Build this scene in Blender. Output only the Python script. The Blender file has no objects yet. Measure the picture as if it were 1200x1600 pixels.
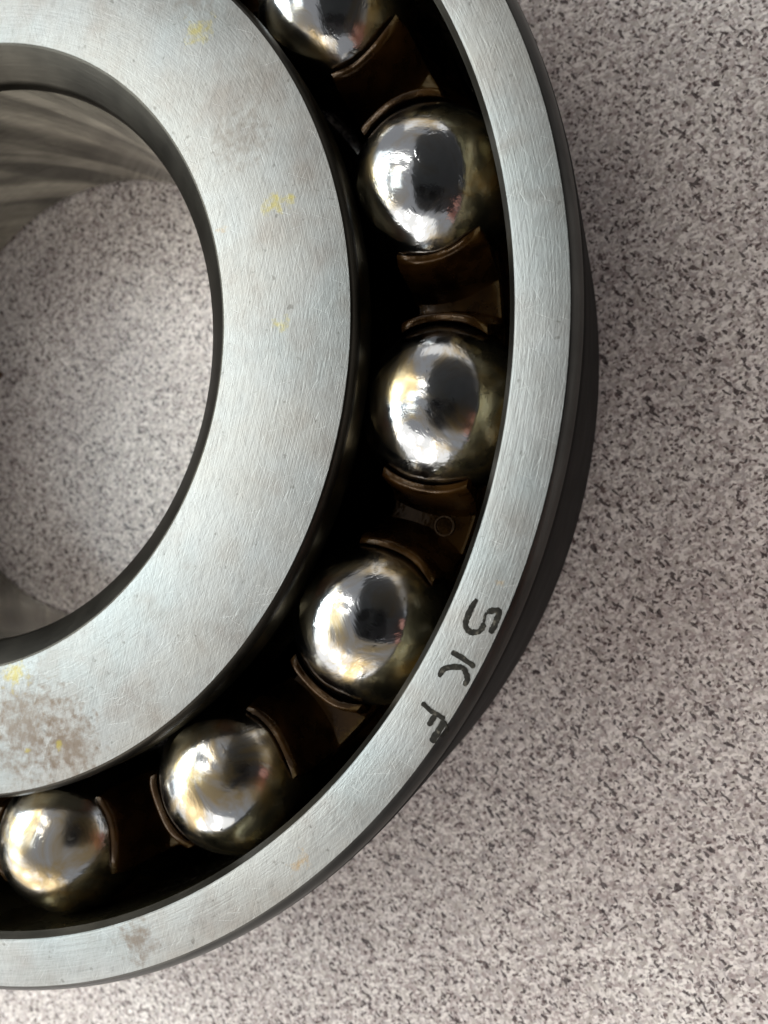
import bpy, bmesh, math, random
from mathutils import Vector, Matrix

sc = bpy.context.scene
COL = sc.collection
MM = 0.001
random.seed(7)

# ------------------------------------------------------------------ camera
cam_d = bpy.data.cameras.new("camera")
cam_o = bpy.data.objects.new("camera", cam_d)
COL.objects.link(cam_o)
R = Matrix(((0.94741, -0.01767, 0.31953), (0.02818, 0.9992, -0.0283), (-0.31877, 0.03581, 0.94715)))
cam_o.matrix_world = Matrix.Translation(Vector((53.0665, -13.343, 65.9918)) * MM) @ R.to_4x4()
cam_d.sensor_fit = 'VERTICAL'
cam_d.sensor_height = 36.0
cam_d.lens = 1179.68 / 1600 * 36.0
cam_d.clip_start = 0.002
cam_d.clip_end = 50
cam_d.dof.use_dof = True
cam_d.dof.focus_distance = 50.5 * MM
cam_d.dof.aperture_fstop = 42
sc.camera = cam_o

# ------------------------------------------------------------------ world: a dim room
w = bpy.data.worlds.new("World")
sc.world = w
w.use_nodes = True
w.node_tree.nodes["Background"].inputs[0].default_value = (0.95, 0.96, 1.0, 1)
w.node_tree.nodes["Background"].inputs[1].default_value = 0.24

sc.view_settings.view_transform = 'Standard'
sc.view_settings.look = 'None'
sc.view_settings.exposure = 0.98
sc.view_settings.gamma = 1.0

# ------------------------------------------------------------------ lamps: windows and ceiling tubes of the room, and added fill lamps
def lamp(name, az, el, dist, wx, wy, rad, col, roll=0.0):
    """rectangular lamp seen from the bearing at azimuth az / elevation el; rad = radiance"""
    d = bpy.data.lights.new(name, 'AREA')
    d.shape = 'RECTANGLE'
    d.size = wx
    d.size_y = wy
    d.energy = rad * math.pi * wx * wy
    d.color = col
    o = bpy.data.objects.new(name, d)
    a, e = math.radians(az), math.radians(el)
    v = Vector((math.cos(e) * math.cos(a), math.cos(e) * math.sin(a), math.sin(e)))
    c = Vector((0.035, -0.008, 0.015))
    o.location = c + v * dist
    q = v.to_track_quat('Z', 'Y')
    o.rotation_euler = (q.to_matrix() @ Matrix.Rotation(math.radians(roll), 3, 'Z')).to_euler()
    COL.objects.link(o)
    return o

COOL = (0.90, 0.99, 1.0)
WARM = (1.0, 0.97, 0.91)
# tall window panes on the left, with an added fill lamp for the wall around them
for az, el, wx, wy, rad in [(160, 29, .44, .62, 7.8), (182, 29, .40, .62, 7.8)]:
    lamp("window_light", az, el, 1.6, wx, wy, rad, COOL)
lamp("window_wall_fill", 172, 27, 2.6, 3.2, 1.35, 1.15, COOL)
lamp("bore_sheen_fill", 172, 56, 2.0, .75, .5, 1.6, COOL)  # unseen lamp added for the sheen on the table inside the bore
# ceiling strip lights up left
for az, el, rad in [(138, 42, 7.0), (128, 55, 6.0), (150, 60, 5.0)]:
    lamp("strip_light", az, el, 2.0, 0.12, 0.62, rad, (1, 0.98, 0.92), roll=18)
# windows and bright clutter of the room in front (foot of the picture)
for az, el, wx, wy, rad in [(257, 22, .20, .30, 3.4), (262, 37, .13, .22, 3.4), (240, 21, .18, .30, 3.0), (227, 29, .18, .34, 2.8),
                            (214, 23, .16, .32, 2.8), (248, 12, .36, .10, 3.6), (202, 28, .14, .34, 3.0), (240, 40, .10, .16, 2.6)]:
    lamp("low_window_light", az, el, 1.4, wx, wy, rad, WARM)
lamp("front_wall_fill", 240, 26, 2.4, 3.6, 1.7, .8, WARM)  # added soft lamp standing in for light off the front wall
lamp("side_fill", 5, 12, 2.6, 3.2, 1.0, .35, WARM)  # added low fill for the shaded table, kept out of the balls' reflections
lamp("back_wall_fill", 85, 14, 2.6, 2.6, .7, .55, WARM)  # added soft fill in place of a lit back wall

# ------------------------------------------------------------------ node helper
def mat(name):
    m = bpy.data.materials.new(name)
    m.use_nodes = True
    nt = m.node_tree
    b = nt.nodes["Principled BSDF"]
    def N(t, **kw):
        n = nt.nodes.new(t)
        for k, v in kw.items():
            if k.startswith('_'):
                setattr(n, k[1:], v)
            else:
                key = k.replace('__', ' ')
                n.inputs[key].default_value = v
        return n
    L = nt.links.new
    return m, nt, b, N, L

def ramp(N, stops, interp='LINEAR'):
    r = N('ShaderNodeValToRGB')
    e = r.color_ramp
    e.interpolation = interp
    while len(e.elements) > 1:
        e.elements.remove(e.elements[-1])
    e.elements[0].position = stops[0][0]
    e.elements[0].color = tuple(stops[0][1]) + (1,) if len(stops[0][1]) == 3 else stops[0][1]
    for p_, c in stops[1:]:
        x = e.elements.new(p_)
        x.color = tuple(c) + (1,)
    return r

def g(v):
    return (v, v, v)

def math_n(N, L, op, a, b=None, clamp=False):
    n = N('ShaderNodeMath', _operation=op, _use_clamp=clamp)
    for i, x in enumerate((a, b)):
        if x is None:
            continue
        if isinstance(x, (int, float)):
            n.inputs[i].default_value = x
        else:
            L(x, n.inputs[i])
    return n.outputs[0]

def mix(N, L, fac, a, b, blend='MIX'):
    n = N('ShaderNodeMix', _data_type='RGBA', _blend_type=blend)
    def put(s, x):
        if isinstance(x, (int, float)):
            s.default_value = x
        elif isinstance(x, tuple):
            s.default_value = x + (1,) if len(x) == 3 else x
        else:
            L(x, s)
    put(n.inputs[0], fac)
    put(n.inputs[6], a)
    put(n.inputs[7], b)
    return n.outputs[2]

# ------------------------------------------------------------------ laminate table top
def mat_laminate():
    m, nt, b, N, L = mat("speckled_laminate")
    tc = N('ShaderNodeTexCoord').outputs['Object']
    # coordinate warp so that no flake is a clean polygon
    nz = N('ShaderNodeTexNoise', Scale=2600.0, Detail=3.0)
    L(tc, nz.inputs['Vector'])
    sub = N('ShaderNodeVectorMath', _operation='SUBTRACT')
    L(nz.outputs['Color'], sub.inputs[0]); sub.inputs[1].default_value = (.5, .5, .5)
    scl = N('ShaderNodeVectorMath', _operation='SCALE'); scl.inputs['Scale'].default_value = 0.00018
    L(sub.outputs[0], scl.inputs[0])
    add = N('ShaderNodeVectorMath', _operation='ADD')
    L(tc, add.inputs[0]); L(scl.outputs[0], add.inputs[1])
    wv = add.outputs[0]
    def flakes(scale, rot, stretch, stops):
        m0 = N('ShaderNodeMapping')
        m0.inputs['Rotation'].default_value = (0, 0, rot)
        L(wv, m0.inputs['Vector'])
        mp = N('ShaderNodeMapping')
        mp.inputs['Scale'].default_value = (scale, scale * stretch, scale)
        L(m0.outputs[0], mp.inputs['Vector'])
        v = N('ShaderNodeTexVoronoi', _voronoi_dimensions='2D', Scale=1.0)
        L(mp.outputs[0], v.inputs['Vector'])
        s = N('ShaderNodeSeparateColor'); L(v.outputs['Color'], s.inputs[0])
        r = ramp(N, stops, 'CONSTANT'); L(s.outputs[0], r.inputs[0])
        return r.outputs[0], s.outputs[1], v.outputs['Distance']
    base, _, _ = flakes(5500, 0.4, 0.7, [(0, (.24, .215, .205)), (.16, (.34, .315, .30)), (.4, (.43, .405, .385)),
                                          (.65, (.54, .515, .485)), (.84, (.66, .645, .61))])
    base2, bf, _ = flakes(3100, 1.9, 0.8, [(0, (.38, .335, .325)), (.35, (.50, .485, .445)), (.7, (.47, .455, .445))])
    light, _, _ = flakes(5100, 1.1, 0.55, [(0, g(0)), (.76, g(.4)), (.88, g(.75))])
    light2, _, _ = flakes(5400, -0.6, 0.6, [(0, g(0)), (.80, g(.6))])
    dark, dr, _ = flakes(4900, 0.9, 0.72, [(0, g(0)), (.905, g(.55)), (.935, g(.86))])
    dark2, _, _ = flakes(6100, -0.5, 0.7, [(0, g(0)), (.885, g(.45)), (.935, g(.78))])
    dark3, _, _ = flakes(4800, 2.3, 0.42, [(0, g(0)), (.955, g(.85))])
    c = mix(N, L, .5, base, base2)
    c = mix(N, L, light, c, (.82, .815, .77))
    c = mix(N, L, light2, c, (.78, .765, .735))
    dcol = mix(N, L, dr, (.035, .028, .03), (.11, .075, .07))
    c = mix(N, L, dark2, c, (.10, .08, .08))
    c = mix(N, L, dark, c, dcol)
    c = mix(N, L, dark3, c, (.045, .035, .036))
    # broad tone drift of the print
    big = N('ShaderNodeTexNoise', Scale=60.0, Detail=2.0); L(tc, big.inputs['Vector'])
    br = ramp(N, [(.3, (.90, .815, .80)), (.7, (1.06, .99, .97))]); L(big.outputs['Fac'], br.inputs[0])
    c = mix(N, L, 1.0, c, br.outputs[0], 'MULTIPLY')
    L(c, b.inputs['Base Color'])
    rn = N('ShaderNodeTexNoise', Scale=900.0, Detail=3.0); L(tc, rn.inputs['Vector'])
    rr = ramp(N, [(.3, g(.15)), (.7, g(.22))]); L(rn.outputs['Fac'], rr.inputs[0])
    L(rr.outputs[0], b.inputs['Roughness'])
    b.inputs['Specular IOR Level'].default_value = .45
    bp = N('ShaderNodeBump', Strength=0.22, Distance=0.00006)
    bn = N('ShaderNodeTexNoise', Scale=1300.0, Detail=2.0); L(tc, bn.inputs['Vector'])
    L(bn.outputs['Fac'], bp.inputs['Height'])
    L(bp.outputs[0], b.inputs['Normal'])
    return m

# ------------------------------------------------------------------ ground steel
def polar(N, L, tc):
    s = N('ShaderNodeSeparateXYZ'); L(tc, s.inputs[0])
    x, y, z = s.outputs
    th = math_n(N, L, 'ARCTAN2', y, x)
    r2 = math_n(N, L, 'ADD', math_n(N, L, 'MULTIPLY', x, x), math_n(N, L, 'MULTIPLY', y, y))
    r = math_n(N, L, 'SQRT', r2)
    return x, y, z, th, r

def mat_ground_steel(name, stains, patches, lay=1.0):
    """ground, slightly soiled bearing steel. stains: (x,y,radius) mm yellow grease specks, patches: brownish wear"""
    m, nt, b, N, L = mat(name)
    tc = N('ShaderNodeTexCoord').outputs['Object']
    x, y, z, th, r = polar(N, L, tc)
    # fine circumferential lay
    cv = N('ShaderNodeCombineXYZ')
    L(math_n(N, L, 'MULTIPLY', r, 9000.0), cv.inputs[0])
    L(math_n(N, L, 'MULTIPLY', th, 14.0), cv.inputs[1])
    L(math_n(N, L, 'MULTIPLY', z, 3000.0), cv.inputs[2])
    n1 = N('ShaderNodeTexNoise', Scale=1.0, Detail=4.0, Roughness=.65); L(cv.outputs[0], n1.inputs['Vector'])
    # straight honing streaks in two directions
    streaks = []
    for rot, sx, sy in ((1.35, 330, 8200), (1.9, 420, 7000), (0.55, 520, 7600)):
        mp = N('ShaderNodeMapping'); mp.inputs['Rotation'].default_value = (0, 0, -rot)
        L(tc, mp.inputs['Vector'])
        m2 = N('ShaderNodeMapping'); m2.inputs['Scale'].default_value = (sx, sy, 1000)
        L(mp.outputs[0], m2.inputs['Vector'])
        nn = N('ShaderNodeTexNoise', Scale=1.0, Detail=3.0, Roughness=.6); L(m2.outputs[0], nn.inputs['Vector'])
        streaks.append(nn.outputs['Fac'])
    lay_h = math_n(N, L, 'ADD', math_n(N, L, 'MULTIPLY', n1.outputs['Fac'], lay),
                   math_n(N, L, 'ADD', streaks[0], math_n(N, L, 'ADD', math_n(N, L, 'MULTIPLY', streaks[1], .7),
                                                          math_n(N, L, 'MULTIPLY', streaks[2], .5))))
    # sparse deeper scratches
    def scratch(rot, sx, sy, lo):
        mp = N('ShaderNodeMapping'); mp.inputs['Rotation'].default_value = (0, 0, -rot)
        L(tc, mp.inputs['Vector'])
        m2 = N('ShaderNodeMapping'); m2.inputs['Scale'].default_value = (sx, sy, 300)
        L(mp.outputs[0], m2.inputs['Vector'])
        nn = N('ShaderNodeTexNoise', Scale=1.0, Detail=1.0); L(m2.outputs[0], nn.inputs['Vector'])
        rp = ramp(N, [(lo, g(0)), (lo + .05, g(1))]); L(nn.outputs['Fac'], rp.inputs[0])
        return rp.outputs[0]
    scr = math_n(N, L, 'MAXIMUM', scratch(1.05, 420, 7000, .69), scratch(2.1, 380, 7600, .71))
    scr = math_n(N, L, 'MAXIMUM', scr, math_n(N, L, 'MAXIMUM', scratch(.2, 300, 8200, .71), scratch(2.75, 350, 8000, .71)))
    # base colour: pale steel with mottled film
    film = N('ShaderNodeTexNoise', Scale=210.0, Detail=5.0, Roughness=.6); L(tc, film.inputs['Vector'])
    fr = ramp(N, [(.34, (.262, .248, .229)), (.5, (.31, .31, .296)), (.66, (.335, .341, .332))]); L(film.outputs['Fac'], fr.inputs[0])
    c = fr.outputs[0]
    lr = ramp(N, [(.36, g(.66)), (.5, g(1.0)), (.64, g(1.2))])
    L(math_n(N, L, 'MULTIPLY', lay_h, 1 / (2.2 + lay)), lr.inputs[0])
    c = mix(N, L, .75, c, lr.outputs[0], 'MULTIPLY')
    fs = N('ShaderNodeTexNoise', Scale=1400.0, Detail=3.0); L(tc, fs.inputs['Vector'])
    fsr = ramp(N, [(.27, (.35, .33, .30)), (.33, g(1))]); L(fs.outputs['Fac'], fsr.inputs[0])
    c = mix(N, L, .55, c, fsr.outputs[0], 'MULTIPLY')
    hue = N('ShaderNodeTexNoise', Scale=95.0, Detail=3.0); L(tc, hue.inputs['Vector'])
    hr = ramp(N, [(.38, (1.0, .965, .93)), (.5, (1, 1, 1)), (.62, (.94, .985, 1.0))]); L(hue.outputs['Fac'], hr.inputs[0])
    c = mix(N, L, .9, c, hr.outputs[0], 'MULTIPLY')
    rough = math_n(N, L, 'ADD', .48, math_n(N, L, 'MULTIPLY', film.outputs['Fac'], .16))
    c = mix(N, L, math_n(N, L, 'MULTIPLY', scr, .24), c, (.55, .55, .53))
    warp = N('ShaderNodeTexNoise', Scale=1300.0, Detail=5.0, Roughness=.65); L(tc, warp.inputs['Vector'])
    metal = 1.0
    def mask(cx, cy, rad, soft, lo, hi):
        d = N('ShaderNodeVectorMath', _operation='DISTANCE'); L(tc, d.inputs[0])
        d.inputs[1].default_value = (cx * MM, cy * MM, 19.93 * MM)
        t = math_n(N, L, 'DIVIDE', d.outputs['Value'], rad * MM)
        t = math_n(N, L, 'SUBTRACT', 1.0, t)
        t = math_n(N, L, 'ADD', t, math_n(N, L, 'MULTIPLY', math_n(N, L, 'SUBTRACT', warp.outputs['Fac'], .5), soft))
        rp = ramp(N, [(lo, g(0)), (hi, g(1))]); L(t, rp.inputs[0])
        return rp.outputs[0]
    for cx, cy, rad in patches:
        amt = .75 if cy < 0 else .38
        k = mask(cx, cy, rad, 2.6, .30, .95)
        c = mix(N, L, math_n(N, L, 'MULTIPLY', k, amt), c, (.17, .125, .09))
        rough = math_n(N, L, 'ADD', rough, math_n(N, L, 'MULTIPLY', k, .08))
    for cx, cy, rad, tone in stains:
        k = mask(cx, cy, rad * 1.15, 3.6, .30, 1.0)
        c = mix(N, L, math_n(N, L, 'MULTIPLY', k, .6), c, tone)
    # tarnish near the rims
    L(c, b.inputs['Base Color'])
    L(rough, b.inputs['Roughness'])
    b.inputs['Metallic'].default_value = 0.6
    b.inputs['Anisotropic'].default_value = 0.2
    tg = N('ShaderNodeTangent', _direction_type='RADIAL', _axis='Z'); L(tg.outputs[0], b.inputs['Tangent'])
    hh = math_n(N, L, 'SUBTRACT', lay_h, math_n(N, L, 'MULTIPLY', scr, .35))
    hh = math_n(N, L, 'ADD', hh, math_n(N, L, 'MULTIPLY', fs.outputs['Fac'], .8))
    bp = N('ShaderNodeBump', Strength=0.5, Distance=0.00004)
    L(hh, bp.inputs['Height']); L(bp.outputs[0], b.inputs['Normal'])
    return m

def mat_turned_steel(name, col, rough, oil=0.0, streak=0.0):
    """machined or oily steel of the bore, raceways and outer wall"""
    m, nt, b, N, L = mat(name)
    tc = N('ShaderNodeTexCoord').outputs['Object']
    x, y, z, th, r = polar(N, L, tc)
    cv = N('ShaderNodeCombineXYZ')
    L(math_n(N, L, 'MULTIPLY', z, 5000.0), cv.inputs[0])
    L(math_n(N, L, 'MULTIPLY', th, 9.0), cv.inputs[1])
    L(math_n(N, L, 'MULTIPLY', r, 5000.0), cv.inputs[2])
    n1 = N('ShaderNodeTexNoise', Scale=1.0, Detail=4.0); L(cv.outputs[0], n1.inputs['Vector'])
    n2 = N('ShaderNodeTexNoise', Scale=260.0, Detail=4.0); L(tc, n2.inputs['Vector'])
    r1 = ramp(N, [(.35, tuple(k * .72 for k in col)), (.65, tuple(k * 1.1 for k in col))]); L(n2.outputs['Fac'], r1.inputs[0])
    r2 = ramp(N, [(.3, g(.75)), (.7, g(1.1))]); L(n1.outputs['Fac'], r2.inputs[0])
    c = mix(N, L, .6, r1.outputs[0], r2.outputs[0], 'MULTIPLY')
    if streak:  # reflected light on the bore wall, painted into the colour as slanted streaks
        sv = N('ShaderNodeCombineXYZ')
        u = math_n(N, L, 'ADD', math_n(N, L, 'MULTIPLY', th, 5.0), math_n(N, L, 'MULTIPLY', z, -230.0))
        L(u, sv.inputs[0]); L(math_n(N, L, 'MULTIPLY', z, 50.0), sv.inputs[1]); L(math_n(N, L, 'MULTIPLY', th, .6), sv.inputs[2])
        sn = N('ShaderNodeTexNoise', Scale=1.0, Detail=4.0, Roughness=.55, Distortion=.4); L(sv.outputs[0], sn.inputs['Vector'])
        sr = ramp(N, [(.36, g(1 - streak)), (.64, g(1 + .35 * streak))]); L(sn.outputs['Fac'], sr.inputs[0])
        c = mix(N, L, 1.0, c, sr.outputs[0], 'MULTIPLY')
    L(c, b.inputs['Base Color'])
    b.inputs['Metallic'].default_value = .6 if streak else 1.0
    L(math_n(N, L, 'ADD', rough - .07, math_n(N, L, 'MULTIPLY', n2.outputs['Fac'], .16)), b.inputs['Roughness'])
    if oil:
        b.inputs['Coat Weight'].default_value = oil
        b.inputs['Coat Roughness'].default_value = .06
        b.inputs['Coat Tint'].default_value = (.75, .6, .35, 1)
    bp = N('ShaderNodeBump', Strength=0.4, Distance=0.00002)
    L(n1.outputs['Fac'], bp.inputs['Height']); L(bp.outputs[0], b.inputs['Normal'])
    return m

def mat_ball():
    m, nt, b, N, L = mat("oiled_ball_steel")
    tc = N('ShaderNodeTexCoord').outputs['Object']
    oi = N('ShaderNodeObjectInfo')
    off = N('ShaderNodeVectorMath', _operation='SCALE'); off.inputs[0].default_value = (.7, 1.3, .4)
    L(oi.outputs['Random'], off.inputs['Scale'])
    ad = N('ShaderNodeVectorMath', _operation='ADD'); L(tc, ad.inputs[0]); L(off.outputs[0], ad.inputs[1])
    v = ad.outputs[0]
    n1 = N('ShaderNodeTexNoise', Scale=240.0, Detail=5.0, Roughness=.6, Distortion=.8); L(v, n1.inputs['Vector'])
    k = ramp(N, [(.44, g(0)), (.60, g(1))]); L(n1.outputs['Fac'], k.inputs[0])
    n2 = N('ShaderNodeTexNoise', Scale=900.0, Detail=4.0); L(v, n2.inputs['Vector'])
    c = mix(N, L, math_n(N, L, 'MULTIPLY', k.outputs[0], .78), (.405, .412, .418), (.30, .20, .055))
    L(c, b.inputs['Base Color'])
    b.inputs['Metallic'].default_value = 1.0
    rr = math_n(N, L, 'ADD', .12, math_n(N, L, 'MULTIPLY', k.outputs[0], .15))
    L(rr, b.inputs['Roughness'])
    # oil skin: gentle swells and tiny specks that break the reflections
    bp = N('ShaderNodeBump', Strength=0.6, Distance=0.00012)
    L(n1.outputs['Fac'], bp.inputs['Height'])
    sp = ramp(N, [(.62, g(0)), (.70, g(1))]); L(n2.outputs['Fac'], sp.inputs[0])
    bp2 = N('ShaderNodeBump', Strength=0.25, Distance=0.00004)
    L(sp.outputs[0], bp2.inputs['Height']); L(bp.outputs[0], bp2.inputs['Normal'])
    L(bp2.outputs[0], b.inputs['Normal'])
    b.inputs['Coat Weight'].default_value = .25
    b.inputs['Coat Roughness'].default_value = .03
    return m

def mat_cage():
    m, nt, b, N, L = mat("oily_brown_cage")
    tc = N('ShaderNodeTexCoord').outputs['Object']
    n1 = N('ShaderNodeTexNoise', Scale=500.0, Detail=4.0); L(tc, n1.inputs['Vector'])
    r1 = ramp(N, [(.35, (.008, .0035, .001)), (.65, (.032, .0145, .0035))]); L(n1.outputs['Fac'], r1.inputs[0])
    L(r1.outputs[0], b.inputs['Base Color'])
    n2 = N('ShaderNodeTexNoise', Scale=2600.0, Detail=3.0); L(tc, n2.inputs['Vector'])
    L(math_n(N, L, 'ADD', .14, math_n(N, L, 'MULTIPLY', n1.outputs['Fac'], .28)), b.inputs['Roughness'])
    b.inputs['Specular Tint'].default_value = (.6, .36, .15, 1)
    b.inputs['Coat Weight'].default_value = .22
    b.inputs['Coat Roughness'].default_value = .04
    b.inputs['Coat Tint'].default_value = (.8, .6, .35, 1)
    bp = N('ShaderNodeBump', Strength=0.4, Distance=0.00006)
    n3 = N('ShaderNodeTexVoronoi', Scale=1500.0, _feature='SMOOTH_F1'); L(tc, n3.inputs['Vector'])
    hh = math_n(N, L, 'ADD', n2.outputs['Fac'], math_n(N, L, 'MULTIPLY', n1.outputs['Fac'], 2.0))
    hh = math_n(N, L, 'ADD', hh, math_n(N, L, 'MULTIPLY', n3.outputs['Distance'], .35))
    L(hh, bp.inputs['Height']); L(bp.outputs[0], b.inputs['Normal'])
    L(bp.outputs[0], b.inputs['Coat Normal'])
    return m

def mat_ink():
    m, nt, b, N, L = mat("burnt_marking")
    tc = N('ShaderNodeTexCoord').outputs['Object']
    n1 = N('ShaderNodeTexNoise', Scale=3000.0, Detail=3.0); L(tc, n1.inputs['Vector'])
    r1 = ramp(N, [(.34, (.009, .008, .006)), (.58, (.018, .016, .012)), (.74, (.09, .08, .062))]); L(n1.outputs['Fac'], r1.inputs[0])
    L(r1.outputs[0], b.inputs['Base Color'])
    b.inputs['Roughness'].default_value = .7
    b.inputs['Specular IOR Level'].default_value = .15
    bp = N('ShaderNodeBump', Strength=0.5, Distance=0.00003)
    L(n1.outputs['Fac'], bp.inputs['Height']); L(bp.outputs[0], b.inputs['Normal'])
    return m

YEL = (.40, .33, .06)
BRN = (.36, .22, .07)
M_TABLE = mat_laminate()
M_INNER = mat_ground_steel("ground_steel_inner",
    [(29.0, 9.0, 1.0, YEL), (29.9, 9.2, .7, YEL), (24.9, 7.7, .45, BRN), (22.4, 22.4, 1.3, YEL), (8.2, -24.9, 1.5, YEL), (29.6, .8, .8, YEL),
     (12.6, -29.9, .5, YEL), (9.6, -30.4, .4, YEL)],
    [(9.5, -28.9, 6.5), (13.5, -29.6, 4.5), (26.3, 14.2, 3.4), (22.0, 25.6, 3.0), (4.0, -29.5, 4.0)])
M_OUTER = mat_ground_steel("ground_steel_outer", [(32.3, -35.2, .9, BRN), (45.1, -16.2, .42, BRN)], [(20, -42.5, 2.5)], lay=1.6)
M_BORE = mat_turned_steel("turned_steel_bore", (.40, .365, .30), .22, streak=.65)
M_RACE = mat_turned_steel("oiled_raceway_steel", (.22, .195, .12), .26, .3)
M_CHAMFER = mat_turned_steel("dull_chamfer_steel", (.034, .03, .024), .4)
M_WALL = mat_turned_steel("shade_black_wall_steel", (.010, .0095, .009), .45)  # shade the wall would mirror, put in as a near-black colour
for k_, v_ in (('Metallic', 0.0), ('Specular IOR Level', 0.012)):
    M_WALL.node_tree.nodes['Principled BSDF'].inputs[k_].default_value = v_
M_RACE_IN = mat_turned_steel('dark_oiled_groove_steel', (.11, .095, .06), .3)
M_RIM = mat_turned_steel('rounded_rim_steel', (.05, .047, .043), .38)
M_BALL = mat_ball()
M_CAGE = mat_cage()
M_INK = mat_ink()

# ------------------------------------------------------------------ mesh helpers
def link(name, me, mats, parent=None):
    for mm in mats:
        me.materials.append(mm)
    o = bpy.data.objects.new(name, me)
    COL.objects.link(o)
    if parent is not None:
        o.parent = parent
    return o

def lathe(profile, idx, seg):
    """closed profile of (r,z) in mm; idx = material per profile edge"""
    bm = bmesh.new()
    n = len(profile)
    rows = []
    for i in range(seg):
        a = 2 * math.pi * i / seg
        ca, sa = math.cos(a), math.sin(a)
        rows.append([bm.verts.new((r * ca * MM, r * sa * MM, z * MM)) for r, z in profile])
    for i in range(seg):
        A, B = rows[i], rows[(i + 1) % seg]
        for j in range(n):
            k = (j + 1) % n
            f = bm.faces.new((A[j], B[j], B[k], A[k]))
            f.material_index = idx[j]
            f.smooth = True
    bmesh.ops.recalc_face_normals(bm, faces=bm.faces[:])
    me = bpy.data.meshes.new("ring")
    bm.to_mesh(me)
    bm.free()
    me.set_sharp_from_angle(angle=math.radians(28))
    return me

def arc(cx, cz, rad, a0, a1, n):
    return [(cx + rad * math.cos(math.radians(a0 + (a1 - a0) * i / n)), cz + rad * math.sin(math.radians(a0 + (a1 - a0) * i / n))) for i in range(n + 1)]

H = 19.93
RP, ZB, RB = 40.03, 13.0, 6.15
ZB2 = H - ZB

# ------------------------------------------------------------------ table top
bm = bmesh.new()
bmesh.ops.create_cube(bm, size=1.0, matrix=Matrix.Translation((0.05, 0, -0.0125)) @ Matrix.Diagonal((1.2, 0.8, 0.025, 1)))
bmesh.ops.bevel(bm, geom=[e for e in bm.edges], offset=0.003, segments=2, affect='EDGES')
me = bpy.data.meshes.new("tabletop")
bm.to_mesh(me); bm.free()
table = link("tabletop", me, [M_TABLE])
table['kind'] = 'structure'
table['label'] = 'mauve grey table top of laminate speckled with black and pale flakes'

# ------------------------------------------------------------------ bearing
bearing = bpy.data.objects.new("ball_bearing", None)
bearing.empty_display_size = 0.01
COL.objects.link(bearing)
bearing['label'] = 'large open steel ball bearing with oily brown cage lying flat on the speckled table top'
bearing['category'] = 'bearing'

# inner ring: bore, chamfer, ground faces, outside with two ball grooves
prof, idx = [], []
def P(pts, mi):
    for q in pts:
        prof.append(q); idx.append(mi)
P([(23.55, 0.0)], 0)
P([(34.6, 0.0)], 1)
P([(35.0, .45)], 1)
ga = math.degrees(math.acos((RP - 35.25) / (RB + .12)))
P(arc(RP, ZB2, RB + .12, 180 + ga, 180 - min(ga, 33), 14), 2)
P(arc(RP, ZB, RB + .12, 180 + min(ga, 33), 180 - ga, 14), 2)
P([(35.27, H - .72)], 3)
P([(35.20, H - .42)], 3)
P([(34.99, H - .12)], 3)
P([(34.90, H - .035)], 3)
P([(34.80, H)], 0)
P([(25.33, H)], 3)
P([(25.22, H - .03), (25.12, H - .10), (23.36, H - 1.82), (23.22, H - 2.0), (23.15, H - 2.25)], 3)
P([(23.13, 17.1)], 1)
P([(23.13, .42)], 1)
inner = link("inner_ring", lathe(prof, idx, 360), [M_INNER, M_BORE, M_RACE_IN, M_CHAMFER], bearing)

# outer ring: spherical raceway inside
prof, idx = [], []
RS = 46.21
P([(48.1, 0.0)], 0)
P([(45.3, 0.0)], 2)
za = math.degrees(math.asin((H - .60 - H / 2) / RS))
P([(RS * math.cos(math.radians(t)), H / 2 + RS * math.sin(math.radians(t))) for t in [(-za + 2 * za * i / 22) for i in range(22)]], 2)
P([(RS * math.cos(math.radians(za)), H / 2 + RS * math.sin(math.radians(za)))], 3)
P([(45.42, H - .40)], 3)
P([(45.62, H - .12)], 0)
P([(45.70, H - .03)], 0)
P([(45.80, H)], 0)
P([(48.97, H)], 4)
P([(49.08, H - .04)], 4)
P([(49.48, H - .42)], 4)
P([(49.70, H - .90)], 1)
P([(49.78, H - 1.35)], 1)
P([(49.8, H - 1.8)], 1)
P([(49.8, 2.2), (49.68, 1.5), (49.4, .95), (49.0, .5), (48.6, .2)], 1)
outer = link("outer_ring", lathe(prof, idx, 400), [M_OUTER, M_WALL, M_RACE, M_CHAMFER, M_RIM], bearing)

# balls: the six in view at the places they hold in the photograph, the rest evenly spaced
bm = bmesh.new()
bmesh.ops.create_uvsphere(bm, u_segments=64, v_segments=40, radius=RB * MM)
for f in bm.faces:
    f.smooth = True
ball_me = bpy.data.meshes.new("ball")
bm.to_mesh(ball_me); bm.free()
ball_me.materials.append(M_BALL)
SEEN = [-6.1, 17.15, 40.4]
BACK = [-77.2, -53.2, -29.6]
ANG = SEEN + [40.4 + (360 - 77.2 - 40.4) * k / 10 for k in range(1, 10)] + [v + 360 for v in BACK]
TWEAK = {0: -.15, 1: -.35, 2: .3, 14: .1, 13: .1, 12: .2}
for i, a in enumerate(ANG):
    a += TWEAK.get(i, 0)
    o = bpy.data.objects.new("ball", ball_me)
    COL.objects.link(o)
    o.parent = bearing
    t = math.radians(a)
    o.location = (RP * math.cos(t) * MM, RP * math.sin(t) * MM, ZB * MM)
    o.rotation_euler = (random.uniform(0, 6), random.uniform(0, 6), random.uniform(0, 6))

# cage: ring body between the two rows and one horned bar between each two balls
R0, R1 = 36.9, 43.35
cp = [(35.9, 2.0), (45.0, 2.0), (45.3, 6.0), (R1 + .25, 8.5), (R1 + .1, 10.5), (R1 - .05, 10.7), (R0 + .2, 10.7), (R0, 10.4), (35.9, 7.0)]
cage = link("cage", lathe(cp, [0] * 9, 240), [M_CAGE], bearing)

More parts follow.
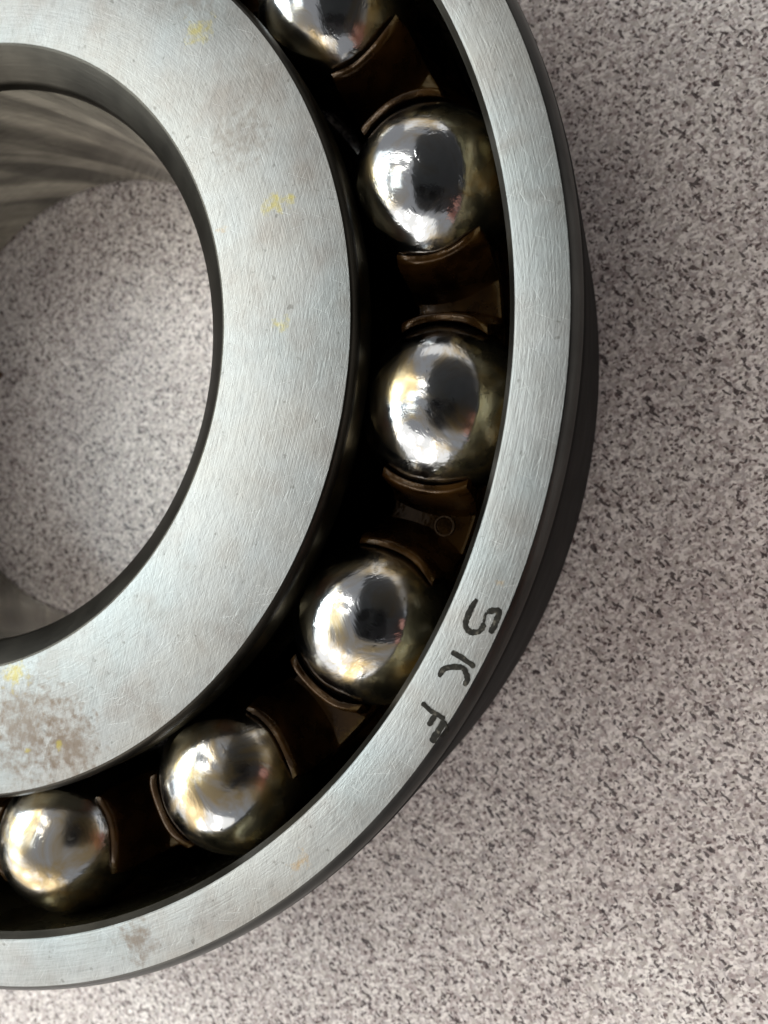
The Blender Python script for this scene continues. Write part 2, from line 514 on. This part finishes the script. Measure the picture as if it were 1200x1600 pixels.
HORN = [(6.25, 10.4), (6.27, 13.2), (6.10, 14.6), (5.78, 15.6), (5.68, 15.88), (5.76, 16.02), (6.00, 16.06), (6.22, 15.98), (6.34, 15.75),
        (6.55, 14.8), (6.85, 13.3), (7.2, 12.0), (7.5, 11.35), (7.8, 11.1), (7.8, 10.4)]
def horn(bm, ang, side, jit):
    """one curved horn beside the ball at ang; side=+1 on its counter-clockwise flank"""
    n = 26
    rows = []
    for i in range(n + 1):
        u = i / n
        row = []
        for rho, z in HORN:
            rr_ = rho + jit * .05 * math.sin(u * 7 + jit * 3)
            # the horn's ends round off at the top
            e0 = .22 if z > 15.8 else (.1 if z > 15.5 else 0)
            def s_at(rad):
                v = (rad * rad - RP * RP - rr_ * rr_) / (2 * RP * rr_)
                return math.asin(max(-1, min(1, v)))
            s0, s1 = s_at(R0 + e0), s_at(R1 - e0)
            s = s0 + (s1 - s0) * u
            zz = z
            if z > 15:
                zz = z + .07 * math.sin(u * 9 + jit * 5) - (.30 * max(0, (u - .75) / .25) ** 2) - .12 * max(0, (.15 - u) / .15) ** 2
            px = RP + rr_ * math.sin(s)
            py = side * rr_ * math.cos(s)
            ca, sa = math.cos(ang), math.sin(ang)
            row.append(bm.verts.new(((px * ca - py * sa) * MM, (px * sa + py * ca) * MM, zz * MM)))
        rows.append(row)
    m_ = len(HORN)
    for i in range(n):
        for j in range(m_):
            k = (j + 1) % m_
            f = bm.faces.new((rows[i][j], rows[i + 1][j], rows[i + 1][k], rows[i][k]))
            f.smooth = True
    bm.faces.new(rows[0]); bm.faces.new(list(reversed(rows[-1])))

def pin_mark(bm, r, ang, rad, z0):
    """raised rim of an ejector pin mark on the floor of a bar"""
    cx, cy = r * math.cos(ang), r * math.sin(ang)
    n = 24
    rows = []
    for i in range(n):
        a = 2 * math.pi * i / n
        row = []
        for dr, dz in ((-.13, 0), (-.06, .10), (.06, .10), (.13, 0)):
            row.append(bm.verts.new(((cx + (rad + dr) * math.cos(a)) * MM, (cy + (rad + dr) * math.sin(a)) * MM, (z0 + dz) * MM)))
        rows.append(row)
    for i in range(n):
        A, B = rows[i], rows[(i + 1) % n]
        for j in range(3):
            f = bm.faces.new((A[j], B[j], B[j + 1], A[j + 1])); f.smooth = True

for i in range(15):
    a0 = math.radians(ANG[i])
    a1 = math.radians(ANG[i + 1] if i < 14 else ANG[0] + 360)
    am = (a0 + a1) / 2
    bm = bmesh.new()
    horn(bm, a0, +1, random.uniform(-1, 1))
    horn(bm, a1, -1, random.uniform(-1, 1))
    # valley floor between the horns: a pad whose outer end shows under the horns
    pad = []
    seg = 12
    for q, zz in ((0, 10.6), (1, 11.15)):
        for r_, wdeg in ((R0 + .3, 3.2), (R0 + 1.0, 3.6), (R1 - .25, 3.9), (R1 - .02, 3.85)):
            for k in range(seg + 1):
                t = am + math.radians(wdeg) * (2 * k / seg - 1)
                top = zz - (.08 if q and r_ > R1 - .1 else 0)
                pad.append(bm.verts.new((r_ * math.cos(t) * MM, r_ * math.sin(t) * MM, top * MM)))
    W = seg + 1
    for row in range(3):
        for k in range(seg):
            b0 = 4 * W + row * W + k
            f = bm.faces.new((pad[b0], pad[b0 + 1], pad[b0 + W + 1], pad[b0 + W])); f.smooth = True
    for k in range(seg):
        bm.faces.new((pad[3 * W + k], pad[3 * W + k + 1], pad[7 * W + k + 1], pad[7 * W + k]))
        bm.faces.new((pad[k], pad[4 * W + k], pad[4 * W + k + 1], pad[k + 1]))
    for k in (0, seg):
        for row in range(3):
            bm.faces.new((pad[row * W + k], pad[(row + 1) * W + k], pad[4 * W + (row + 1) * W + k], pad[4 * W + row * W + k]))
    if i in (14, 4, 9):
        pin_mark(bm, 41.35, am, .72, 11.15)
    bmesh.ops.recalc_face_normals(bm, faces=bm.faces[:])
    me = bpy.data.meshes.new("cage_bar")
    bm.to_mesh(me); bm.free()
    me.set_sharp_from_angle(angle=math.radians(50))
    link("cage_bar", me, [M_CAGE], cage)

# marking burnt into the outer ring's face, one object per letter; (radius mm, degrees) read along each stroke
LETTERS = {
 'S': [[(46.99, -21.5), (46.88, -22.44), (46.98, -23.59), (47.36, -23.94), (47.82, -23.75), (48.0, -23.32), (47.96, -22.88)],
       [(47.96, -22.88), (47.86, -22.37), (47.89, -22.09)],
       [(47.89, -22.09), (48.15, -21.79), (48.52, -21.65), (48.60, -22.3), (48.62, -22.86), (48.55, -23.36)]],
 'K': [[(46.95, -26.02), (47.71, -25.98), (48.66, -26.09)],
       [(47.03, -28.17), (47.05, -27.41), (47.79, -26.69), (48.19, -26.67), (48.6, -27.15), (48.62, -27.69)]],
 'F': [[(46.92, -30.61), (47.76, -30.7), (48.66, -30.57)],
       [(48.02, -30.80), (48.04, -31.75)],
       [(48.72, -30.65), (48.74, -31.55), (48.76, -32.61)],
       [(48.74, -30.75), (49.16, -31.14), (49.06, -31.85)]],
}
WID = {'S': [.19, .09, .19], 'K': [.18, .18], 'F': [.16, .18, .22, .1]}
def face_z(r):
    """height of the outer ring's top face and rounded rim at radius r"""
    pr = [(0, H), (48.97, H), (49.08, H - .04), (49.48, H - .42), (49.70, H - .90)]
    for (r0, z0), (r1, z1) in zip(pr, pr[1:]):
        if r <= r1:
            return z0 + (z1 - z0) * (r - r0) / (r1 - r0)
    return H - .9
def ribbon(bm, pts, hw, z0):
    P2 = [Vector((r * math.cos(math.radians(a)), r * math.sin(math.radians(a)))) for r, a in pts]
    dense = []
    for i in range(len(P2) - 1):
        p0 = P2[max(0, i - 1)]; p1 = P2[i]; p2 = P2[i + 1]; p3 = P2[min(len(P2) - 1, i + 2)]
        for k in range(6):
            t = k / 6
            dense.append(.5 * ((2 * p1) + (p2 - p0) * t + (2 * p0 - 5 * p1 + 4 * p2 - p3) * t * t + (3 * p1 - p0 - 3 * p2 + p3) * t ** 3))
    dense.append(P2[-1])
    n = len(dense)
    rows = []
    for i, q in enumerate(dense):
        d = (dense[min(n - 1, i + 1)] - dense[max(0, i - 1)]).normalized()
        nn = Vector((-d.y, d.x))
        u = i / (n - 1)
        ends = min(1, .5 + min(u, 1 - u) * 6)
        hl = hw * ends * random.uniform(.82, 1.15)
        hr = hw * ends * random.uniform(.82, 1.15)
        a_, b_ = q + nn * hl, q - nn * hr
        def vv(p_, dz):
            return bm.verts.new((p_.x * MM, p_.y * MM, (face_z(p_.length) + z0 - H + dz) * MM))
        rows.append((vv(a_, 0), vv(q, .012), vv(b_, 0)))
    for i in range(n - 1):
        for j in range(2):
            bm.faces.new((rows[i][j], rows[i][j + 1], rows[i + 1][j + 1], rows[i + 1][j]))
zl = H + .008
for ch, strokes in LETTERS.items():
    bm = bmesh.new()
    for st, hw in zip(strokes, WID[ch]):
        ribbon(bm, st, hw, zl)
        zl += .0025
    bmesh.ops.recalc_face_normals(bm, faces=bm.faces[:])
    for f in bm.faces:
        if f.normal.z < 0:
            f.normal_flip()
    me = bpy.data.meshes.new("letter")
    bm.to_mesh(me); bm.free()
    o = link("engraved_letter", me, [M_INK], outer)
    o['label'] = 'dark burnt letter %s on the narrow outer ring' % ch

# ------------------------------------------------------------------ the phone that takes the picture and the hand on it, mirrored in the balls
def mat_plain(name, col, rough, coat=0, sss=0):
    m, nt, b, N, L = mat(name)
    tc = N('ShaderNodeTexCoord').outputs['Object']
    n1 = N('ShaderNodeTexNoise', Scale=120.0, Detail=4.0); L(tc, n1.inputs['Vector'])
    r1 = ramp(N, [(.3, tuple(k * .85 for k in col)), (.7, tuple(min(1, k * 1.15) for k in col))]); L(n1.outputs['Fac'], r1.inputs[0])
    L(r1.outputs[0], b.inputs['Base Color'])
    b.inputs['Roughness'].default_value = rough
    b.inputs['Coat Weight'].default_value = coat
    return m
M_PHONE = mat_plain("grey_phone_back", (.06, .068, .076), .42)
M_GLASS = mat_plain("black_lens_glass", (.006, .006, .008), .08)
M_PLATE = mat_plain("dark_camera_plate", (.02, .022, .026), .2)
M_SKIN = mat_plain("pink_skin", (.62, .30, .24), .5)
M_SLEEVE = mat_plain("dark_sleeve_cloth", (.03, .032, .04), .9)

phone = bpy.data.objects.new("smartphone", None)
phone.empty_display_size = 0.01
COL.objects.link(phone)
phone.matrix_world = cam_o.matrix_world.copy()
phone['label'] = 'dark grey smartphone held above the bearing and mirrored in its steel balls'
phone['category'] = 'phone'
def slab(name, x0, x1, y0, y1, z0, z1, rad, m_):
    bm = bmesh.new()
    out = []
    for cx, cy, a0 in ((x1 - rad, y1 - rad, 0), (x0 + rad, y1 - rad, 90), (x0 + rad, y0 + rad, 180), (x1 - rad, y0 + rad, 270)):
        for k in range(9):
            a = math.radians(a0 + 90 * k / 8)
            out.append((cx + rad * math.cos(a), cy + rad * math.sin(a)))
    lo = [bm.verts.new((x * MM, y * MM, z0 * MM)) for x, y in out]
    hi = [bm.verts.new((x * MM, y * MM, z1 * MM)) for x, y in out]
    bm.faces.new(list(reversed(lo))); bm.faces.new(hi)
    n = len(out)
    for i in range(n):
        bm.faces.new((lo[i], lo[(i + 1) % n], hi[(i + 1) % n], hi[i]))
    bmesh.ops.bevel(bm, geom=[e for e in bm.edges if abs(e.verts[0].co.z - e.verts[1].co.z) < 1e-6], offset=.25 * (z1 - z0) * MM, segments=2, affect='EDGES')
    me = bpy.data.meshes.new(name)
    bm.to_mesh(me); bm.free()
    return link(name, me, [m_], phone)
slab("phone_body", -28, 44, -27, 120, 1.6, 9.4, 11, M_PHONE)
slab("camera_plate", -25, 12, -24, 13, .7, 1.6, 8, M_PLATE)
for lx, ly in ((0, 0), (-16, 5), (-13, -14)):
    bm = bmesh.new()
    bmesh.ops.create_cone(bm, cap_ends=True, segments=32, radius1=6.8 * MM, radius2=6.4 * MM, depth=.5 * MM, matrix=Matrix.Translation((lx * MM, ly * MM, .45 * MM)))
    me = bpy.data.meshes.new("lens"); bm.to_mesh(me); bm.free()
    link("lens", me, [M_GLASS], phone)

def skinned(name, chains, mat_, levels=2, parent=None):
    vs, es, rs = [], [], []
    index = {}
    for ch in chains:
        prev = None
        for x, y, z, r in ch:
            key = (x, y, z)
            if key not in index:
                index[key] = len(vs); vs.append((x * MM, y * MM, z * MM)); rs.append(r * MM)
            i = index[key]
            if prev is not None:
                es.append((prev, i))
            prev = i
    me = bpy.data.meshes.new(name)
    me.from_pydata(vs, es, [])
    me.update()
    o = link(name, me, [mat_], parent)
    sk = o.modifiers.new("skin", 'SKIN'); sk.use_smooth_shade = True
    for i, r in enumerate(rs):
        me.skin_vertices[0].data[i].radius = (r, r)
    me.skin_vertices[0].data[0].use_root = True
    sub = o.modifiers.new("subdivision", 'SUBSURF'); sub.levels = levels; sub.render_levels = levels
    return o
# hand: palm beyond the phone's right edge, index and middle finger laid on its back, thumb on the screen side, two fingers curled
wrist = (118, -92, 20, 22)
p1 = (98, -72, 16, 24)
p2 = (80, -54, 13, 22)
hand = skinned("hand", [
    [wrist, p1, p2],
    [p2, (66, -34, 4, 9.5), (52, -20, -4.5, 8.5), (38, -10, -6.0, 7.8), (28, -4, -6.0, 7)],
    [p2, (62, -46, 4, 9.5), (46, -34, -4.5, 8.6), (32, -27, -6.5, 8), (22, -23, -6.2, 7)],
    [p1, (76, -74, 6, 9), (60, -62, -2, 8.4), (47, -52, -5, 7.6), (44, -42, -3, 7)],
    [p1, (88, -88, 6, 8), (72, -80, -1, 7.5), (60, -72, -3, 6.8), (56, -62, -2, 6.2)],
    [p2, (78, -34, 20, 10), (60, -16, 20, 9), (46, -4, 19, 8)],
], M_SKIN)
hand.matrix_world = cam_o.matrix_world.copy()
hand['label'] = 'pink hand gripping the corner of the phone above the bearing'
hand['category'] = 'hand'
sleeve = skinned("sleeve", [[(112, -86, 19, 27), (140, -112, 30, 34), (200, -170, 70, 44), (260, -230, 120, 52)]], M_SLEEVE, 2, hand)

# small brown fragment on the table inside the bore
bm = bmesh.new()
pts = [(-15.6, 3.75), (-15.0, 3.62), (-14.62, 3.3), (-14.85, 2.95), (-15.25, 2.7), (-15.8, 2.85), (-16.1, 3.3)]
lo = [bm.verts.new((x * MM, y * MM, .02 * MM)) for x, y in pts]
hi = [bm.verts.new(((x * .9 - 1.53) * MM, (y * .9 + .32) * MM, (.3 + .12 * math.sin(i * 2.1)) * MM)) for i, (x, y) in enumerate(pts)]
bm.faces.new(list(reversed(lo))); bm.faces.new(hi)
for i in range(len(pts)):
    k = (i + 1) % len(pts)
    bm.faces.new((lo[i], lo[k], hi[k], hi[i]))
me = bpy.data.meshes.new("fragment"); bm.to_mesh(me); bm.free()
frag = link("brown_fragment", me, [mat_plain("brown_scrap", (.07, .03, .015), .6)])
frag['label'] = 'tiny dark brown fragment lying on the table inside the bore'
frag['category'] = 'debris'
